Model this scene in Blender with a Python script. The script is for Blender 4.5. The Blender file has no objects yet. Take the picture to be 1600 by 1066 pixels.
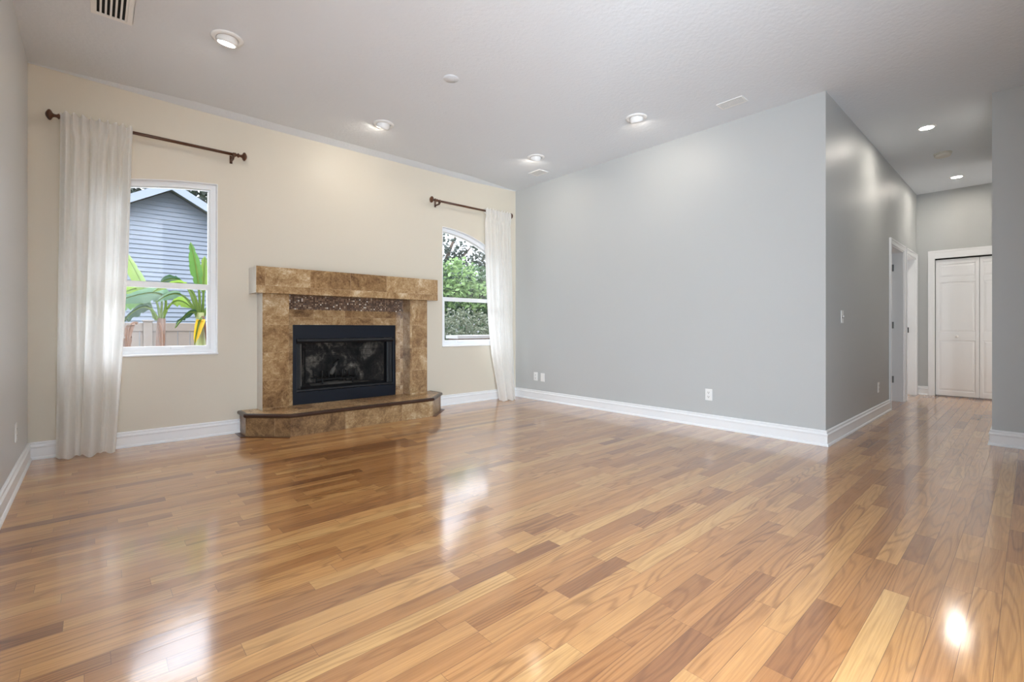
import bpy, bmesh, math, random
from mathutils import Vector, Matrix
random.seed(7)
C = bpy.context.scene.collection
SC = bpy.context.scene

# ------------------------------------------------------------------ camera, sky, light, exposure
cam_d = bpy.data.cameras.new('camera'); cam = bpy.data.objects.new('camera', cam_d); C.objects.link(cam)
cam.location = (0, 0, 1.0)
cam.rotation_euler = (math.radians(90), 0, math.radians(-41.885))
cam_d.sensor_width = 36; cam_d.lens = 36 * 729.8 / 1600; cam_d.shift_y = -20.26 / 1600
cam_d.clip_start = 0.02; cam_d.clip_end = 300
SC.camera = cam
SC.view_settings.view_transform = 'Standard'; SC.view_settings.look = 'None'
SC.view_settings.gamma = 1; SC.view_settings.use_curve_mapping = False
SC.view_settings.exposure = 0.48
SC.cycles.use_denoising = True
SC.cycles.max_bounces = 12; SC.cycles.diffuse_bounces = 6; SC.cycles.transparent_max_bounces = 16
SC.cycles.sample_clamp_indirect = 6

W = bpy.data.worlds.new('sky'); SC.world = W; W.use_nodes = True
wn, wl = W.node_tree.nodes, W.node_tree.links
sky = wn.new('ShaderNodeTexSky'); sky.sky_type = 'NISHITA'; sky.sun_disc = False
sky.sun_elevation = math.radians(50); sky.sun_rotation = math.radians(200); sky.air_density = 1.2; sky.dust_density = 3
wmix = wn.new('ShaderNodeMix'); wmix.data_type = 'RGBA'; wmix.inputs[0].default_value = 0.82
wsc = wn.new('ShaderNodeVectorMath'); wsc.operation = 'SCALE'; wsc.inputs['Scale'].default_value = 0.12
wl.new(sky.outputs[0], wsc.inputs[0]); wl.new(wsc.outputs[0], wmix.inputs[6])
wmix.inputs[7].default_value = (0.86, 0.90, 0.98, 1)
# overcast sky: three times brighter overhead than at the horizon
wtc = wn.new('ShaderNodeTexCoord'); wsep = wn.new('ShaderNodeSeparateXYZ'); wl.new(wtc.outputs['Generated'], wsep.inputs[0])
wov = wn.new('ShaderNodeMath'); wov.operation = 'MULTIPLY_ADD'; wov.use_clamp = False; wov.inputs[1].default_value = 10.5; wov.inputs[2].default_value = 0.7
wmx = wn.new('ShaderNodeMath'); wmx.operation = 'MAXIMUM'; wmx.inputs[1].default_value = 0; wl.new(wsep.outputs[2], wmx.inputs[0]); wl.new(wmx.outputs[0], wov.inputs[0])
wl.new(wmix.outputs[2], wn['Background'].inputs[0]); wl.new(wov.outputs[0], wn['Background'].inputs[1])

def area(name, loc, rot, sx, sy, power, col):
    d = bpy.data.lights.new(name, 'AREA'); d.shape = 'RECTANGLE'; d.size = sx; d.size_y = sy; d.energy = power; d.color = col
    o = bpy.data.objects.new(name, d); C.objects.link(o); o.location = loc; o.rotation_euler = rot
    return o
# added daylight lamp at an invented glazed door behind the camera
area('added_daylight', (-0.45, -1.65, 1.08), (0, math.radians(-90), 0), 2.0, 2.0, 470, (0.76, 0.88, 1.0))
# unseen fill lamp added to brighten the far end of the hallway
area('added_hall_fill', (8.70, -.56, 1.05), (math.radians(90), 0, 0), .9, 1.9, 8.0, (1.0, 0.97, 0.93))
LAMP = 100.0

# ------------------------------------------------------------------ room numbers (metres)
XL, YB, XR, YH, XE, XW, YW, H = -0.369, 5.073, 4.619, 1.171, 9.256, 5.725, 0.233, 3.01
EXT = YB + 0.20

# ------------------------------------------------------------------ helpers
def lin(r, g, b):
    f = lambda c: (c/255)/12.92 if c/255 <= .04045 else ((c/255+.055)/1.055)**2.4
    return (f(r), f(g), f(b), 1)

class NT:
    """tiny node builder"""
    def __init__(s, name):
        s.m = bpy.data.materials.new(name); s.m.use_nodes = True
        s.n, s.l = s.m.node_tree.nodes, s.m.node_tree.links
        s.p = s.n['Principled BSDF']; s.out = s.n['Material Output']
    def set(s, node, key, v):
        if isinstance(v, bpy.types.NodeSocket): s.l.new(v, node.inputs[key])
        else: node.inputs[key].default_value = v
    def math(s, op, a, b=0.0, c=0.0):
        n = s.n.new('ShaderNodeMath'); n.operation = op
        s.set(n, 0, a); s.set(n, 1, b); s.set(n, 2, c); return n.outputs[0]
    def coord(s):
        n = s.n.new('ShaderNodeTexCoord'); return n.outputs['Object']
    def sep(s, v):
        n = s.n.new('ShaderNodeSeparateXYZ'); s.l.new(v, n.inputs[0]); return n.outputs
    def comb(s, x, y, z):
        n = s.n.new('ShaderNodeCombineXYZ'); s.set(n, 0, x); s.set(n, 1, y); s.set(n, 2, z); return n.outputs[0]
    def noise(s, vec, scale, detail=3, rough=.5, dist=0.0):
        n = s.n.new('ShaderNodeTexNoise'); s.set(n, 'Vector', vec); n.inputs['Scale'].default_value = scale
        n.inputs['Detail'].default_value = detail; n.inputs['Roughness'].default_value = rough; n.inputs['Distortion'].default_value = dist
        return n.outputs['Fac']
    def white(s, vec):
        n = s.n.new('ShaderNodeTexWhiteNoise'); n.noise_dimensions = '3D'; s.set(n, 'Vector', vec); return n.outputs
    def ramp(s, fac, stops, interp='LINEAR'):
        n = s.n.new('ShaderNodeValToRGB'); n.color_ramp.interpolation = interp; e = n.color_ramp.elements
        while len(e) > 1: e.remove(e[-1])
        e[0].position, e[0].color = stops[0]
        for p, c in stops[1:]:
            k = e.new(p); k.color = c
        s.set(n, 0, fac); return n.outputs[0]
    def mix(s, fac, a, b, blend='MIX'):
        n = s.n.new('ShaderNodeMix'); n.data_type = 'RGBA'; n.blend_type = blend
        s.set(n, 0, fac); s.set(n, 6, a); s.set(n, 7, b); return n.outputs[2]
    def bump(s, h, strength, dist=.01):
        n = s.n.new('ShaderNodeBump'); n.inputs['Strength'].default_value = strength; n.inputs['Distance'].default_value = dist
        s.set(n, 'Height', h); return n.outputs[0]

def paint(name, rgb, rough=.5, var=.04, vscale=3., bstr=0., bscale=200., metal=0., spec=.5, rgb2=None):
    t = NT(name); co = t.coord()
    c1 = lin(*rgb); c2 = lin(*rgb2) if rgb2 else tuple(x*(1-var*2) for x in c1[:3]) + (1,)
    t.set(t.p, 'Base Color', t.mix(t.noise(co, vscale, 4), c1, c2))
    t.p.inputs['Roughness'].default_value = rough; t.p.inputs['Metallic'].default_value = metal
    t.p.inputs['Specular IOR Level'].default_value = spec
    if bstr: t.set(t.p, 'Normal', t.bump(t.noise(co, bscale, 3), bstr, .003))
    return t.m

def wood_floor():
    t = NT('oak strip floor'); x, y, z = t.sep(t.coord()); PW = .0762
    v = t.math('DIVIDE', y, PW); row = t.math('FLOOR', v); fr = t.math('FRACT', v)
    rr = t.white(t.comb(row, 3.3, 1.7)); r1 = rr['Value']; r2 = t.white(t.comb(row, 9.1, 4.2))['Value']
    L = t.math('ADD', .42, t.math('MULTIPLY', r2, .55))
    u = t.math('ADD', t.math('DIVIDE', x, L), t.math('MULTIPLY', r1, 37.0))
    u = t.math('ADD', u, t.math('MULTIPLY', t.math('SINE', t.math('MULTIPLY', u, 2.1)), .38))
    pid = t.math('FLOOR', u); fu = t.math('FRACT', u)
    w = t.white(t.comb(row, pid, .5)); pv = w['Value']
    pc = t.sep(w['Color'])
    base = t.ramp(pv, [(0, lin(136, 86, 46)), (.07, lin(161, 107, 57)), (.45, lin(182, 127, 72)), (.85, lin(192, 140, 82)), (1, lin(200, 153, 94))])
    off = t.math('MULTIPLY', pc[1], 50.0)
    # cathedral figure: contours of a stretched noise
    g = t.noise(t.comb(t.math('MULTIPLY', x, 1.0), t.math('MULTIPLY', y, 11.0), off), 1.0, 1.2, .4)
    g = t.math('ADD', g, t.math('MULTIPLY', t.noise(t.comb(t.math('MULTIPLY', x, 9.0), t.math('MULTIPLY', y, 40.0), off), 1.0, 2), .03))
    rings = t.math('SINE', t.math('MULTIPLY', g, 78.0))
    rings = t.math('POWER', t.math('MULTIPLY_ADD', rings, .5, .5), 3.0)
    lines = t.noise(t.comb(t.math('MULTIPLY', x, 3.5), t.math('MULTIPLY', y, 170.0), off), 1.0, 4, .7)
    broad = t.noise(t.comb(t.math('MULTIPLY', x, .9), t.math('MULTIPLY', y, 22.0), off), 1.0, 2)
    dk = t.math('SUBTRACT', 1.09, t.math('MULTIPLY', rings, t.math('MULTIPLY_ADD', pc[2], .30, .10)))
    dk = t.math('MULTIPLY', dk, t.math('MULTIPLY_ADD', lines, .80, .60))
    dk = t.math('MULTIPLY', dk, t.math('MULTIPLY_ADD', broad, .36, .82))
    col = t.mix(1.0, base, t.comb(dk, t.math('POWER', dk, 1.22), t.math('POWER', dk, 1.5)), 'MULTIPLY')
    ed = t.math('MULTIPLY', t.math('MINIMUM', fr, t.math('SUBTRACT', 1.0, fr)), PW)
    en = t.math('MULTIPLY', t.math('MINIMUM', fu, t.math('SUBTRACT', 1.0, fu)), L)
    d = t.math('MINIMUM', ed, en)
    gap = t.math('LESS_THAN', d, .0008)
    col = t.mix(t.math('MULTIPLY', gap, .62), col, lin(74, 40, 20))
    t.set(t.p, 'Base Color', col)
    scuff = t.noise(t.comb(t.math('MULTIPLY', x, 2.0), t.math('MULTIPLY', y, 5.0), 2.0), 2.0, 5, .65)
    t.set(t.p, 'Roughness', t.math('MULTIPLY_ADD', scuff, .22, .25))
    hgt = t.math('SUBTRACT', t.math('MULTIPLY', lines, .25), t.math('MULTIPLY', t.math('LESS_THAN', d, .0013), 1.0))
    tilt = t.math('MULTIPLY', t.math('SUBTRACT', pc[2], .5), t.math('MULTIPLY', fr, .9))
    wav = t.noise(t.comb(t.math('MULTIPLY', x, 6.0), t.math('MULTIPLY', y, 16.0), off), 1.0, 2)
    hgt = t.math('ADD', hgt, t.math('ADD', tilt, t.math('MULTIPLY', wav, .5)))
    b = t.bump(hgt, .30, .0009)
    t.set(t.p, 'Normal', b); t.set(t.p, 'Coat Normal', b)
    t.p.inputs['Coat Weight'].default_value = 1.0; t.p.inputs['Coat Roughness'].default_value = .115; t.p.inputs['Coat IOR'].default_value = 1.95
    t.p.inputs['Specular IOR Level'].default_value = .35
    return t.m

def marble(name, ax, tw, th, ox=0., oy=0., dark=1.0, rough=.13, joint=True):
    """tumbled brown travertine tiles; ax = which two object axes carry the tile grid"""
    t = NT(name); co = t.coord(); s = t.sep(co)
    a = t.math('DIVIDE', t.math('ADD', s[ax[0]], ox), tw); b = t.math('DIVIDE', t.math('ADD', s[ax[1]], oy), th)
    ia, ib = t.math('FLOOR', a), t.math('FLOOR', b); fa, fb = t.math('FRACT', a), t.math('FRACT', b)
    wv = t.white(t.comb(ia, ib, 2.2)); wc = t.sep(wv['Color'])
    add = t.n.new('ShaderNodeVectorMath'); add.operation = 'ADD'
    t.l.new(co, add.inputs[0]); t.l.new(t.comb(t.math('MULTIPLY', wc[0], 20.), t.math('MULTIPLY', wc[1], 20.), 0.), add.inputs[1]); v = add.outputs[0]
    big = t.noise(v, 6.5, 6, .68, .9); fine = t.noise(v, 55, 4, .78, .8)
    f = t.math('ADD', t.math('MULTIPLY', big, .62), t.math('MULTIPLY', fine, .44))
    f = t.math('ADD', f, t.math('MULTIPLY', t.math('SUBTRACT', wv['Value'], .5), .14))
    k = lambda r, g, bb: lin(r*dark, g*dark, bb*dark)
    col = t.ramp(f, [(.32, k(84, 60, 40)), (.43, k(126, 96, 65)), (.53, k(156, 124, 86)), (.62, k(182, 152, 112)), (.73, k(216, 198, 168))])
    if joint:
        d = t.math('MINIMUM', t.math('MULTIPLY', t.math('MINIMUM', fa, t.math('SUBTRACT', 1., fa)), tw),
                   t.math('MULTIPLY', t.math('MINIMUM', fb, t.math('SUBTRACT', 1., fb)), th))
        j = t.math('LESS_THAN', d, .0014)
        col = t.mix(t.math('MULTIPLY', j, .6), col, lin(188, 160, 128))
    t.set(t.p, 'Base Color', col)
    t.set(t.p, 'Roughness', t.math('MULTIPLY_ADD', fine, .2, rough - .05))
    t.set(t.p, 'Normal', t.bump(fine, .12, .002))
    return t.m

def mosaic():
    t = NT('brown glass mosaic'); s = t.sep(t.coord()); S = .0172
    a, b = t.math('DIVIDE', s[0], S), t.math('DIVIDE', s[2], S)
    fa, fb = t.math('FRACT', a), t.math('FRACT', b)
    w = t.white(t.comb(t.math('FLOOR', a), t.math('FLOOR', b), 1.))
    col = t.ramp(w['Value'], [(0, lin(92, 70, 56)), (.3, lin(122, 96, 76)), (.55, lin(150, 122, 98)), (.78, lin(106, 88, 76)), (.92, lin(184, 162, 136)), (.97, lin(222, 212, 196))], 'CONSTANT')
    d = t.math('MINIMUM', t.math('MINIMUM', fa, t.math('SUBTRACT', 1., fa)), t.math('MINIMUM', fb, t.math('SUBTRACT', 1., fb)))
    g = t.math('LESS_THAN', d, .09)
    t.set(t.p, 'Base Color', t.mix(g, col, lin(76, 60, 50)))
    t.set(t.p, 'Roughness', t.math('MULTIPLY_ADD', g, .5, .15))
    t.set(t.p, 'Normal', t.bump(t.math('MULTIPLY', d, 3.), .3, .002))
    return t.m

def glass():
    t = NT('window glass'); tr = t.n.new('ShaderNodeBsdfTransparent'); gl = t.n.new('ShaderNodeBsdfGlossy')
    gl.inputs['Roughness'].default_value = .01; fr = t.n.new('ShaderNodeFresnel'); fr.inputs[0].default_value = 1.5
    tr.inputs[0].default_value = (.95, .97, .97, 1)
    wob = t.bump(t.noise(t.coord(), 1.2, 1), .02, .01); t.l.new(wob, gl.inputs['Normal'])
    mx = t.n.new('ShaderNodeMixShader'); t.l.new(fr.outputs[0], mx.inputs[0]); t.l.new(tr.outputs[0], mx.inputs[1]); t.l.new(gl.outputs[0], mx.inputs[2])
    t.l.new(mx.outputs[0], t.out.inputs[0]); return t.m

def screen():
    t = NT('insect screen'); tr = t.n.new('ShaderNodeBsdfTransparent'); df = t.n.new('ShaderNodeBsdfDiffuse')
    t.l.new(t.mix(t.noise(t.coord(), 40, 2), lin(44, 46, 50), lin(58, 60, 64)), df.inputs[0])
    mx = t.n.new('ShaderNodeMixShader'); mx.inputs[0].default_value = .07
    t.l.new(tr.outputs[0], mx.inputs[1]); t.l.new(df.outputs[0], mx.inputs[2]); t.l.new(mx.outputs[0], t.out.inputs[0]); return t.m

def cloth():
    t = NT('cream curtain linen'); co = t.coord(); s = t.sep(co)
    w1 = t.math('SINE', t.math('MULTIPLY', s[2], 1400.)); w2 = t.noise(t.comb(t.math('MULTIPLY', s[0], 160.), 0., t.math('MULTIPLY', s[2], 22.)), 1., 2)
    col = t.mix(w2, lin(252, 251, 248), lin(243, 241, 237))
    df = t.n.new('ShaderNodeBsdfDiffuse'); tl = t.n.new('ShaderNodeBsdfTranslucent'); t.l.new(col, df.inputs[0]); t.l.new(col, tl.inputs[0])
    nb = t.bump(t.math('ADD', w2, t.math('MULTIPLY', w1, .15)), .12, .002); t.l.new(nb, df.inputs['Normal'])
    mx = t.n.new('ShaderNodeMixShader'); mx.inputs[0].default_value = .54
    t.l.new(df.outputs[0], mx.inputs[1]); t.l.new(tl.outputs[0], mx.inputs[2]); t.l.new(mx.outputs[0], t.out.inputs[0]); return t.m

def leafmat(name, a, b, tr=.35, rough=.45, sc=6., stripes=False):
    t = NT(name); co = t.coord(); col = t.mix(t.noise(co, sc, 3, .6), lin(*a), lin(*b))
    tl = t.n.new('ShaderNodeBsdfTranslucent'); t.l.new(col, tl.inputs[0]); t.set(t.p, 'Base Color', col); t.p.inputs['Roughness'].default_value = rough
    mx = t.n.new('ShaderNodeMixShader'); mx.inputs[0].default_value = tr
    t.l.new(t.p.outputs[0], mx.inputs[1]); t.l.new(tl.outputs[0], mx.inputs[2]); t.l.new(mx.outputs[0], t.out.inputs[0]); return t.m

def glow(name, rgb, strength):
    t = NT(name); c = lin(*rgb); t.p.inputs['Base Color'].default_value = c
    t.set(t.p, 'Emission Color', t.mix(t.noise(t.coord(), 8, 1), c, tuple(x*.97 for x in c[:3]) + (1,)))
    t.p.inputs['Emission Strength'].default_value = strength; return t.m

def firebrick():
    t = NT('sooty firebrick'); co = t.coord(); s = t.sep(co)
    n1 = t.noise(co, 4.5, 5, .6, .8); n2 = t.noise(co, 30, 4, .7)
    f = t.math('ADD', t.math('MULTIPLY', n1, .8), t.math('MULTIPLY', n2, .25))
    col = t.ramp(f, [(.42, lin(26, 24, 23)), (.53, lin(50, 46, 43)), (.63, lin(112, 104, 95)), (.73, lin(176, 168, 156))])
    bz = t.math('DIVIDE', s[2], .075); bx = t.math('ADD', t.math('DIVIDE', t.math('ADD', s[0], s[1]), .2), t.math('MULTIPLY', t.math('FLOOR', bz), .5))
    j = t.math('MAXIMUM', t.math('LESS_THAN', t.math('FRACT', bz), .07), t.math('LESS_THAN', t.math('FRACT', bx), .03))
    t.set(t.p, 'Base Color', t.mix(t.math('MULTIPLY', j, .6), col, lin(22, 20, 19)))
    t.p.inputs['Roughness'].default_value = .95; t.set(t.p, 'Normal', t.bump(t.math('SUBTRACT', n2, j), .4, .004)); return t.m

class MB:
    """collects shapes, then links them as one mesh object"""
    def __init__(s): s.v, s.f, s.mi, s.sm = [], [], [], []
    def add(s, vs, fs, mi=0, smooth=False):
        o = len(s.v); s.v += [tuple(p) for p in vs]
        for f in fs: s.f.append(tuple(i+o for i in f)); s.mi.append(mi); s.sm.append(smooth)
    def box(s, x0, x1, y0, y1, z0, z1, mi=0):
        x0, x1 = sorted((x0, x1)); y0, y1 = sorted((y0, y1)); z0, z1 = sorted((z0, z1))
        s.add([(x0,y0,z0),(x1,y0,z0),(x1,y1,z0),(x0,y1,z0),(x0,y0,z1),(x1,y0,z1),(x1,y1,z1),(x0,y1,z1)],
              [(0,3,2,1),(4,5,6,7),(0,1,5,4),(1,2,6,5),(2,3,7,6),(3,0,4,7)], mi); return s
    def quad(s, a, b, c, d, mi=0, smooth=False): s.add([a,b,c,d], [(0,1,2,3)], mi, smooth); return s
    def prism(s, poly, fn, t0, t1, mi=0, smooth=False):
        """poly: 2D outline (ccw); fn(a,b,t) -> point"""
        n = len(poly); vs = [fn(a,b,t0) for a,b in poly] + [fn(a,b,t1) for a,b in poly]
        s.add(vs, [tuple(range(n-1,-1,-1)), tuple(range(n,2*n))], mi)
        s.add(vs, [(i,(i+1)%n,n+(i+1)%n,n+i) for i in range(n)], mi, smooth); return s
    def lathe(s, prof, M, seg=24, mi=0, smooth=True):
        """prof: (radius, height) list; M maps local (x,y,z)"""
        vs = []
        for r, h in prof:
            for k in range(seg):
                a = 2*math.pi*k/seg; vs.append(M @ Vector((r*math.cos(a), r*math.sin(a), h)))
        n = len(prof)
        s.add(vs, [(i*seg+k, i*seg+(k+1)%seg, (i+1)*seg+(k+1)%seg, (i+1)*seg+k) for i in range(n-1) for k in range(seg)], mi, smooth)
        s.add(vs[:seg], [tuple(range(seg-1,-1,-1))], mi); s.add(vs[-seg:], [tuple(range(seg))], mi); return s
    def tube(s, pts, rad, seg=10, mi=0):
        pts = [Vector(p) for p in pts]; rings = []
        for i, p in enumerate(pts):
            d = (pts[min(i+1, len(pts)-1)] - pts[max(i-1, 0)]).normalized()
            up = Vector((0,0,1)) if abs(d.z) < .9 else Vector((1,0,0))
            a = d.cross(up).normalized(); b = d.cross(a).normalized(); r = rad[i] if hasattr(rad, '__len__') else rad
            rings.append([p + a*r*math.cos(2*math.pi*k/seg) + b*r*math.sin(2*math.pi*k/seg) for k in range(seg)])
        vs = [q for r in rings for q in r]
        s.add(vs, [(i*seg+k, (i+1)*seg+k, (i+1)*seg+(k+1)%seg, i*seg+(k+1)%seg) for i in range(len(rings)-1) for k in range(seg)], mi, True)
        s.add(rings[0], [tuple(range(seg))], mi); s.add(rings[-1], [tuple(range(seg-1,-1,-1))], mi); return s
    def build(s, name, mats, parent=None, bevel=0., loc=None, seg=2):
        me = bpy.data.meshes.new(name); L = Vector(loc) if loc else Vector((0,0,0))
        me.from_pydata([tuple(Vector(v)-L) for v in s.v], [], s.f)
        for m in (mats if isinstance(mats, (list, tuple)) else [mats]): me.materials.append(m)
        for p, mi, sm in zip(me.polygons, s.mi, s.sm): p.material_index = mi; p.use_smooth = sm
        bm = bmesh.new(); bm.from_mesh(me); bmesh.ops.remove_doubles(bm, verts=bm.verts, dist=1e-5)
        bmesh.ops.recalc_face_normals(bm, faces=bm.faces); bm.to_mesh(me); bm.free()
        o = bpy.data.objects.new(name, me); C.objects.link(o)
        if parent:
            o.parent = parent; o.location = L - Vector(parent.get('_at', (0,0,0)))
        else: o.location = L
        o['_at'] = tuple(L)
        if bevel:
            b = o.modifiers.new('bevel', 'BEVEL'); b.width = bevel; b.segments = seg; b.limit_method = 'ANGLE'; b.angle_limit = math.radians(40)
        return o

def empty(name, loc):
    o = bpy.data.objects.new(name, None); C.objects.link(o); o.location = loc; o.empty_display_size = .1; o['_at'] = tuple(loc); return o
def tag(o, label=None, cat=None, group=None, kind=None):
    if label: o['label'] = label
    if cat: o['category'] = cat
    if group: o['group'] = group
    if kind: o['kind'] = kind
    return o
def struct(o, label, cat): return tag(o, label, cat, None, 'structure')
def copy_tree(o, parent=None):
    c = o.copy(); C.objects.link(c)
    if parent: c.parent = parent
    for ch in list(o.children): copy_tree(ch, c)
    return c

# ------------------------------------------------------------------ materials
M_CEIL = paint('ceiling textured white', (223, 228, 233), .8, .01, 2., .9, 38.)
M_CREAM = paint('cream wall paint', (216, 208, 192), .42, .012, 1.5, .12, 160., spec=.4)
M_GREY = paint('blue grey wall paint', (190, 192, 191), .46, .012, 1.5, .12, 160., spec=.4)
M_GREYL = paint('pale grey wall paint', (205, 206, 206), .34, .012, 1.5, .1, 160., spec=.5)
M_TRIM = paint('white gloss trim', (240, 241, 242), .3, .015, 4.)
M_FLOOR = wood_floor()
M_VINYL = paint('white window vinyl', (243, 245, 247), .35, .01, 5.)
M_GLASS, M_SCREEN, M_CLOTH = glass(), screen(), cloth()
M_BRONZE = paint('dark bronze', (96, 56, 28), .36, .2, 30., rgb2=(62, 34, 18), spec=.5)
M_PLATE = paint('white plastic', (238, 238, 236), .35, .01)
M_SLOT = paint('dark slot', (40, 40, 40), .6)
M_BLACK = paint('black void', (12, 12, 12), .9)

# ------------------------------------------------------------------ room shell
fl = MB().box(XL-.2, 9.6, -3.8, EXT, -.12, 0).build('floor', M_FLOOR); struct(fl, 'glossy oak strip floor with mixed honey and brown boards', 'floor')
ce = MB().box(XL-.2, 9.6, -3.8, EXT, H, H+.12).build('ceiling', M_CEIL); struct(ce, 'textured off white ceiling', 'ceiling')

# windows: quarter-arched openings, high side next to the fireplace
WIN = {1: dict(x0=-.10, x1=.864, top=2.3475, peak=1.10, r=4.27), 2: dict(x0=3.344, x1=4.305, top=2.308, peak=3.33, r=1.75)}
SILL = .757
def arch(k, x, inset=0.):
    w = WIN[k]; R0 = w['r']; r = R0 - inset; return w['top'] - R0 + math.sqrt(max(r*r - (x - w['peak'])**2, .01))

def wall_back():
    b = MB(); y0, y1 = YB, EXT
    xs = [XL-.2]
    ops = [(WIN[1]['x0'], WIN[1]['x1'], SILL, lambda x: arch(1, x)), (1.55, 2.63, .21, lambda x: 1.03), (WIN[2]['x0'], WIN[2]['x1'], SILL, lambda x: arch(2, x))]
    cur = XL - .2
    for a, c, z0, zt in ops:
        b.box(cur, a, y0, y1, -.02, H+.05); n = 16 if a != 1.55 else 1
        b.box(a, c, y0, y1, -.02, z0)
        for i in range(n):
            xa, xb = a+(c-a)*i/n, a+(c-a)*(i+1)/n; za, zb = zt(xa), zt(xb); T = H+.05
            vs = [(xa,y0,za),(xb,y0,zb),(xb,y1,zb),(xa,y1,za),(xa,y0,T),(xb,y0,T),(xb,y1,T),(xa,y1,T)]
            fs = [(0,3,2,1),(4,5,6,7),(0,1,5,4),(2,3,7,6)]
            if i == 0: fs.append((3,0,4,7))
            if i == n-1: fs.append((1,2,6,5))
            b.add(vs, fs)
        cur = c
    b.box(cur, XR+.14, y0, y1, -.02, H+.05)
    return b.build('wall_back', M_CREAM)
struct(wall_back(), 'cream wall with two arched windows and the fireplace', 'wall')

def wallbox(name, x0, x1, y0, y1, mat, label, z0=-.02, z1=H+.05):
    return struct(MB().box(x0, x1, y0, y1, z0, z1).build(name, mat), label, 'wall')
def left_wall():
    b = MB(); x0, x1 = XL-.15, XL
    b.box(x0, x1, -.64, EXT, -.02, H+.05); b.box(x0, x1, -3.75, -2.66, -.02, H+.05)
    b.box(x0, x1, -2.66, -.64, 2.1, H+.05)  # invented opening that lets the added daylight lamp in
    return b.build('wall_left', M_GREYL)
struct(left_wall(), 'pale grey wall at the left edge of the room', 'wall')
wallbox('wall_right', XR, XR+.13, YH+.0, YB+.05, M_GREY, 'long blue grey wall right of the fireplace corner')
D1 = (7.30, 8.165); D2 = (8.375, 9.13); DT = 2.035; HT = .125
hw = MB()
for a, c in ((XR+.13, D1[0]), (D1[1], D2[0]), (D2[1], XE+.15)): hw.box(a, c, YH, YH+HT, -.02, H+.05)
for a, c in (D1, D2): hw.box(a, c, YH, YH+HT, DT, H+.05)
struct(hw.build('wall_hall', M_GREY), 'grey hallway wall with two white doorways', 'wall')
he = MB(); CY0, CY1, CT = .03, .966, 2.022
he.box(XE, XE+.14, CY1, YH+.05, -.02, H+.05); he.box(XE, XE+.14, -.6, CY0, -.02, H+.05); he.box(XE, XE+.14, CY0, CY1, CT, H+.05)
struct(he.build('wall_hall_end', M_GREY), 'grey end wall of the hallway around the closet', 'wall')
st = MB(); st.box(XW, XW+.13, -.60, YW, -.02, H+.05); st.box(XW+.13, 8.0, YW-.13, YW, -.02, H+.05); st.box(8.0, 8.13, -.6, YW, -.02, H+.05); st.box(8.13, XE+.14, -.7, -.6, -.02, H+.05)
struct(st.build('wall_stub', M_GREY), 'shaded grey wall end at the right edge beside the hallway', 'wall')
wallbox('wall_light_block', .98, XW+.13, -.73, -.6, M_GREY, 'unseen grey wall added behind the camera to block light')  # unseen wall added to keep direct daylight off the right edge wall
wallbox('wall_rear_side', 3.0, 3.13, -3.75, -.73, M_GREYL, 'grey side wall of the rear space')
wallbox('wall_rear', XL-.2, 3.13, -3.75, -3.6, M_GREYL, 'grey rear wall behind the camera')
# rooms beyond the hallway doors and the closet
bw = MB(); bw.box(XR+.13, 9.5, 3.0, 3.1, -.02, H+.05); bw.box(9.4, 9.5, YH+.05, 3.0, -.02, H+.05); bw.box(8.27, 8.37, YH+HT, 3.0, -.02, H+.05)
struct(bw.build('wall_bedroom', M_GREYL), 'grey walls of the rooms beyond the hallway doors', 'wall')
cw = MB(); cw.box(XE+.14, 9.95, 1.0, 1.05, -.02, 2.4); cw.box(XE+.14, 9.95, -.05, 0, -.02, 2.4); cw.box(9.9, 9.95, 0, 1.0, -.02, 2.4); cw.box(XE+.14, 9.95, -.05, 1.05, 2.35, 2.4)
struct(cw.build('wall_closet', M_GREYL), 'closet walls behind the folding doors', 'wall')

# shallow drop where the ceiling meets the cream wall
co_ = MB(); n = 24; vs = []
for i in range(n+1):
    x = XL + (XR-XL)*i/n; k = min(1, i/5, (n-i)/4)
    vs += [(x, YB-.11*k-.002, H+.001), (x, YB+.01, H+.001), (x, YB+.01, H-.004-.026*k), (x, YB-.003, H-.004-.026*k)]
co_.add(vs, [(4*i+a, 4*i+b, 4*i+4+b, 4*i+4+a) for i in range(n) for a, b in ((0,1),(1,2),(2,3),(3,0))])
struct(co_.build('trim_1', M_CEIL), 'thin white strip where the ceiling meets the cream wall', 'ceiling strip')

# baseboards: one profile, mitred runs
BP = [(0,0),(.026,0),(.026,.008),(.021,.018),(.016,.022),(.016,.086),(.020,.092),(.020,.100),(.012,.108),(.010,.114),(.014,.120),(.013,.127),(.006,.132),(0,.132)]
def base(name, p0, p1, nrm, s0, s1, label):
    p0, p1, nrm = Vector((*p0,0)), Vector((*p1,0)), Vector((*nrm,0)); d = (p1-p0).normalized(); n = len(BP)
    a = [p0 - d*s0*o + nrm*o + Vector((0,0,z)) for o, z in BP]; b = [p1 + d*s1*o + nrm*o + Vector((0,0,z)) for o, z in BP]
    m = MB(); m.add(a+b, [(i,(i+1)%n,n+(i+1)%n,n+i) for i in range(n)] + [tuple(range(n)), tuple(range(2*n-1,n-1,-1))])
    return struct(m.build(name, M_TRIM), label, 'baseboard')
base('baseboard_left', (XL, -.55), (XL, YB), (1,0), 0, -1, 'white baseboard along the pale grey left wall')
base('baseboard_back', (XL, YB), (1.045, YB), (0,-1), -1, 0, 'white baseboard under the left window up to the hearth')
base('baseboard_back', (3.165, YB), (XR, YB), (0,-1), 0, -1, 'white baseboard from the hearth to the right corner')
base('baseboard_right', (XR, YB), (XR, YH), (-1,0), -1, 1, 'white baseboard along the long blue grey wall')
base('baseboard_hall', (XR, YH), (7.228, YH), (0,-1), 1, 0, 'white baseboard along the hallway wall up to the first doorway')
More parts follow.
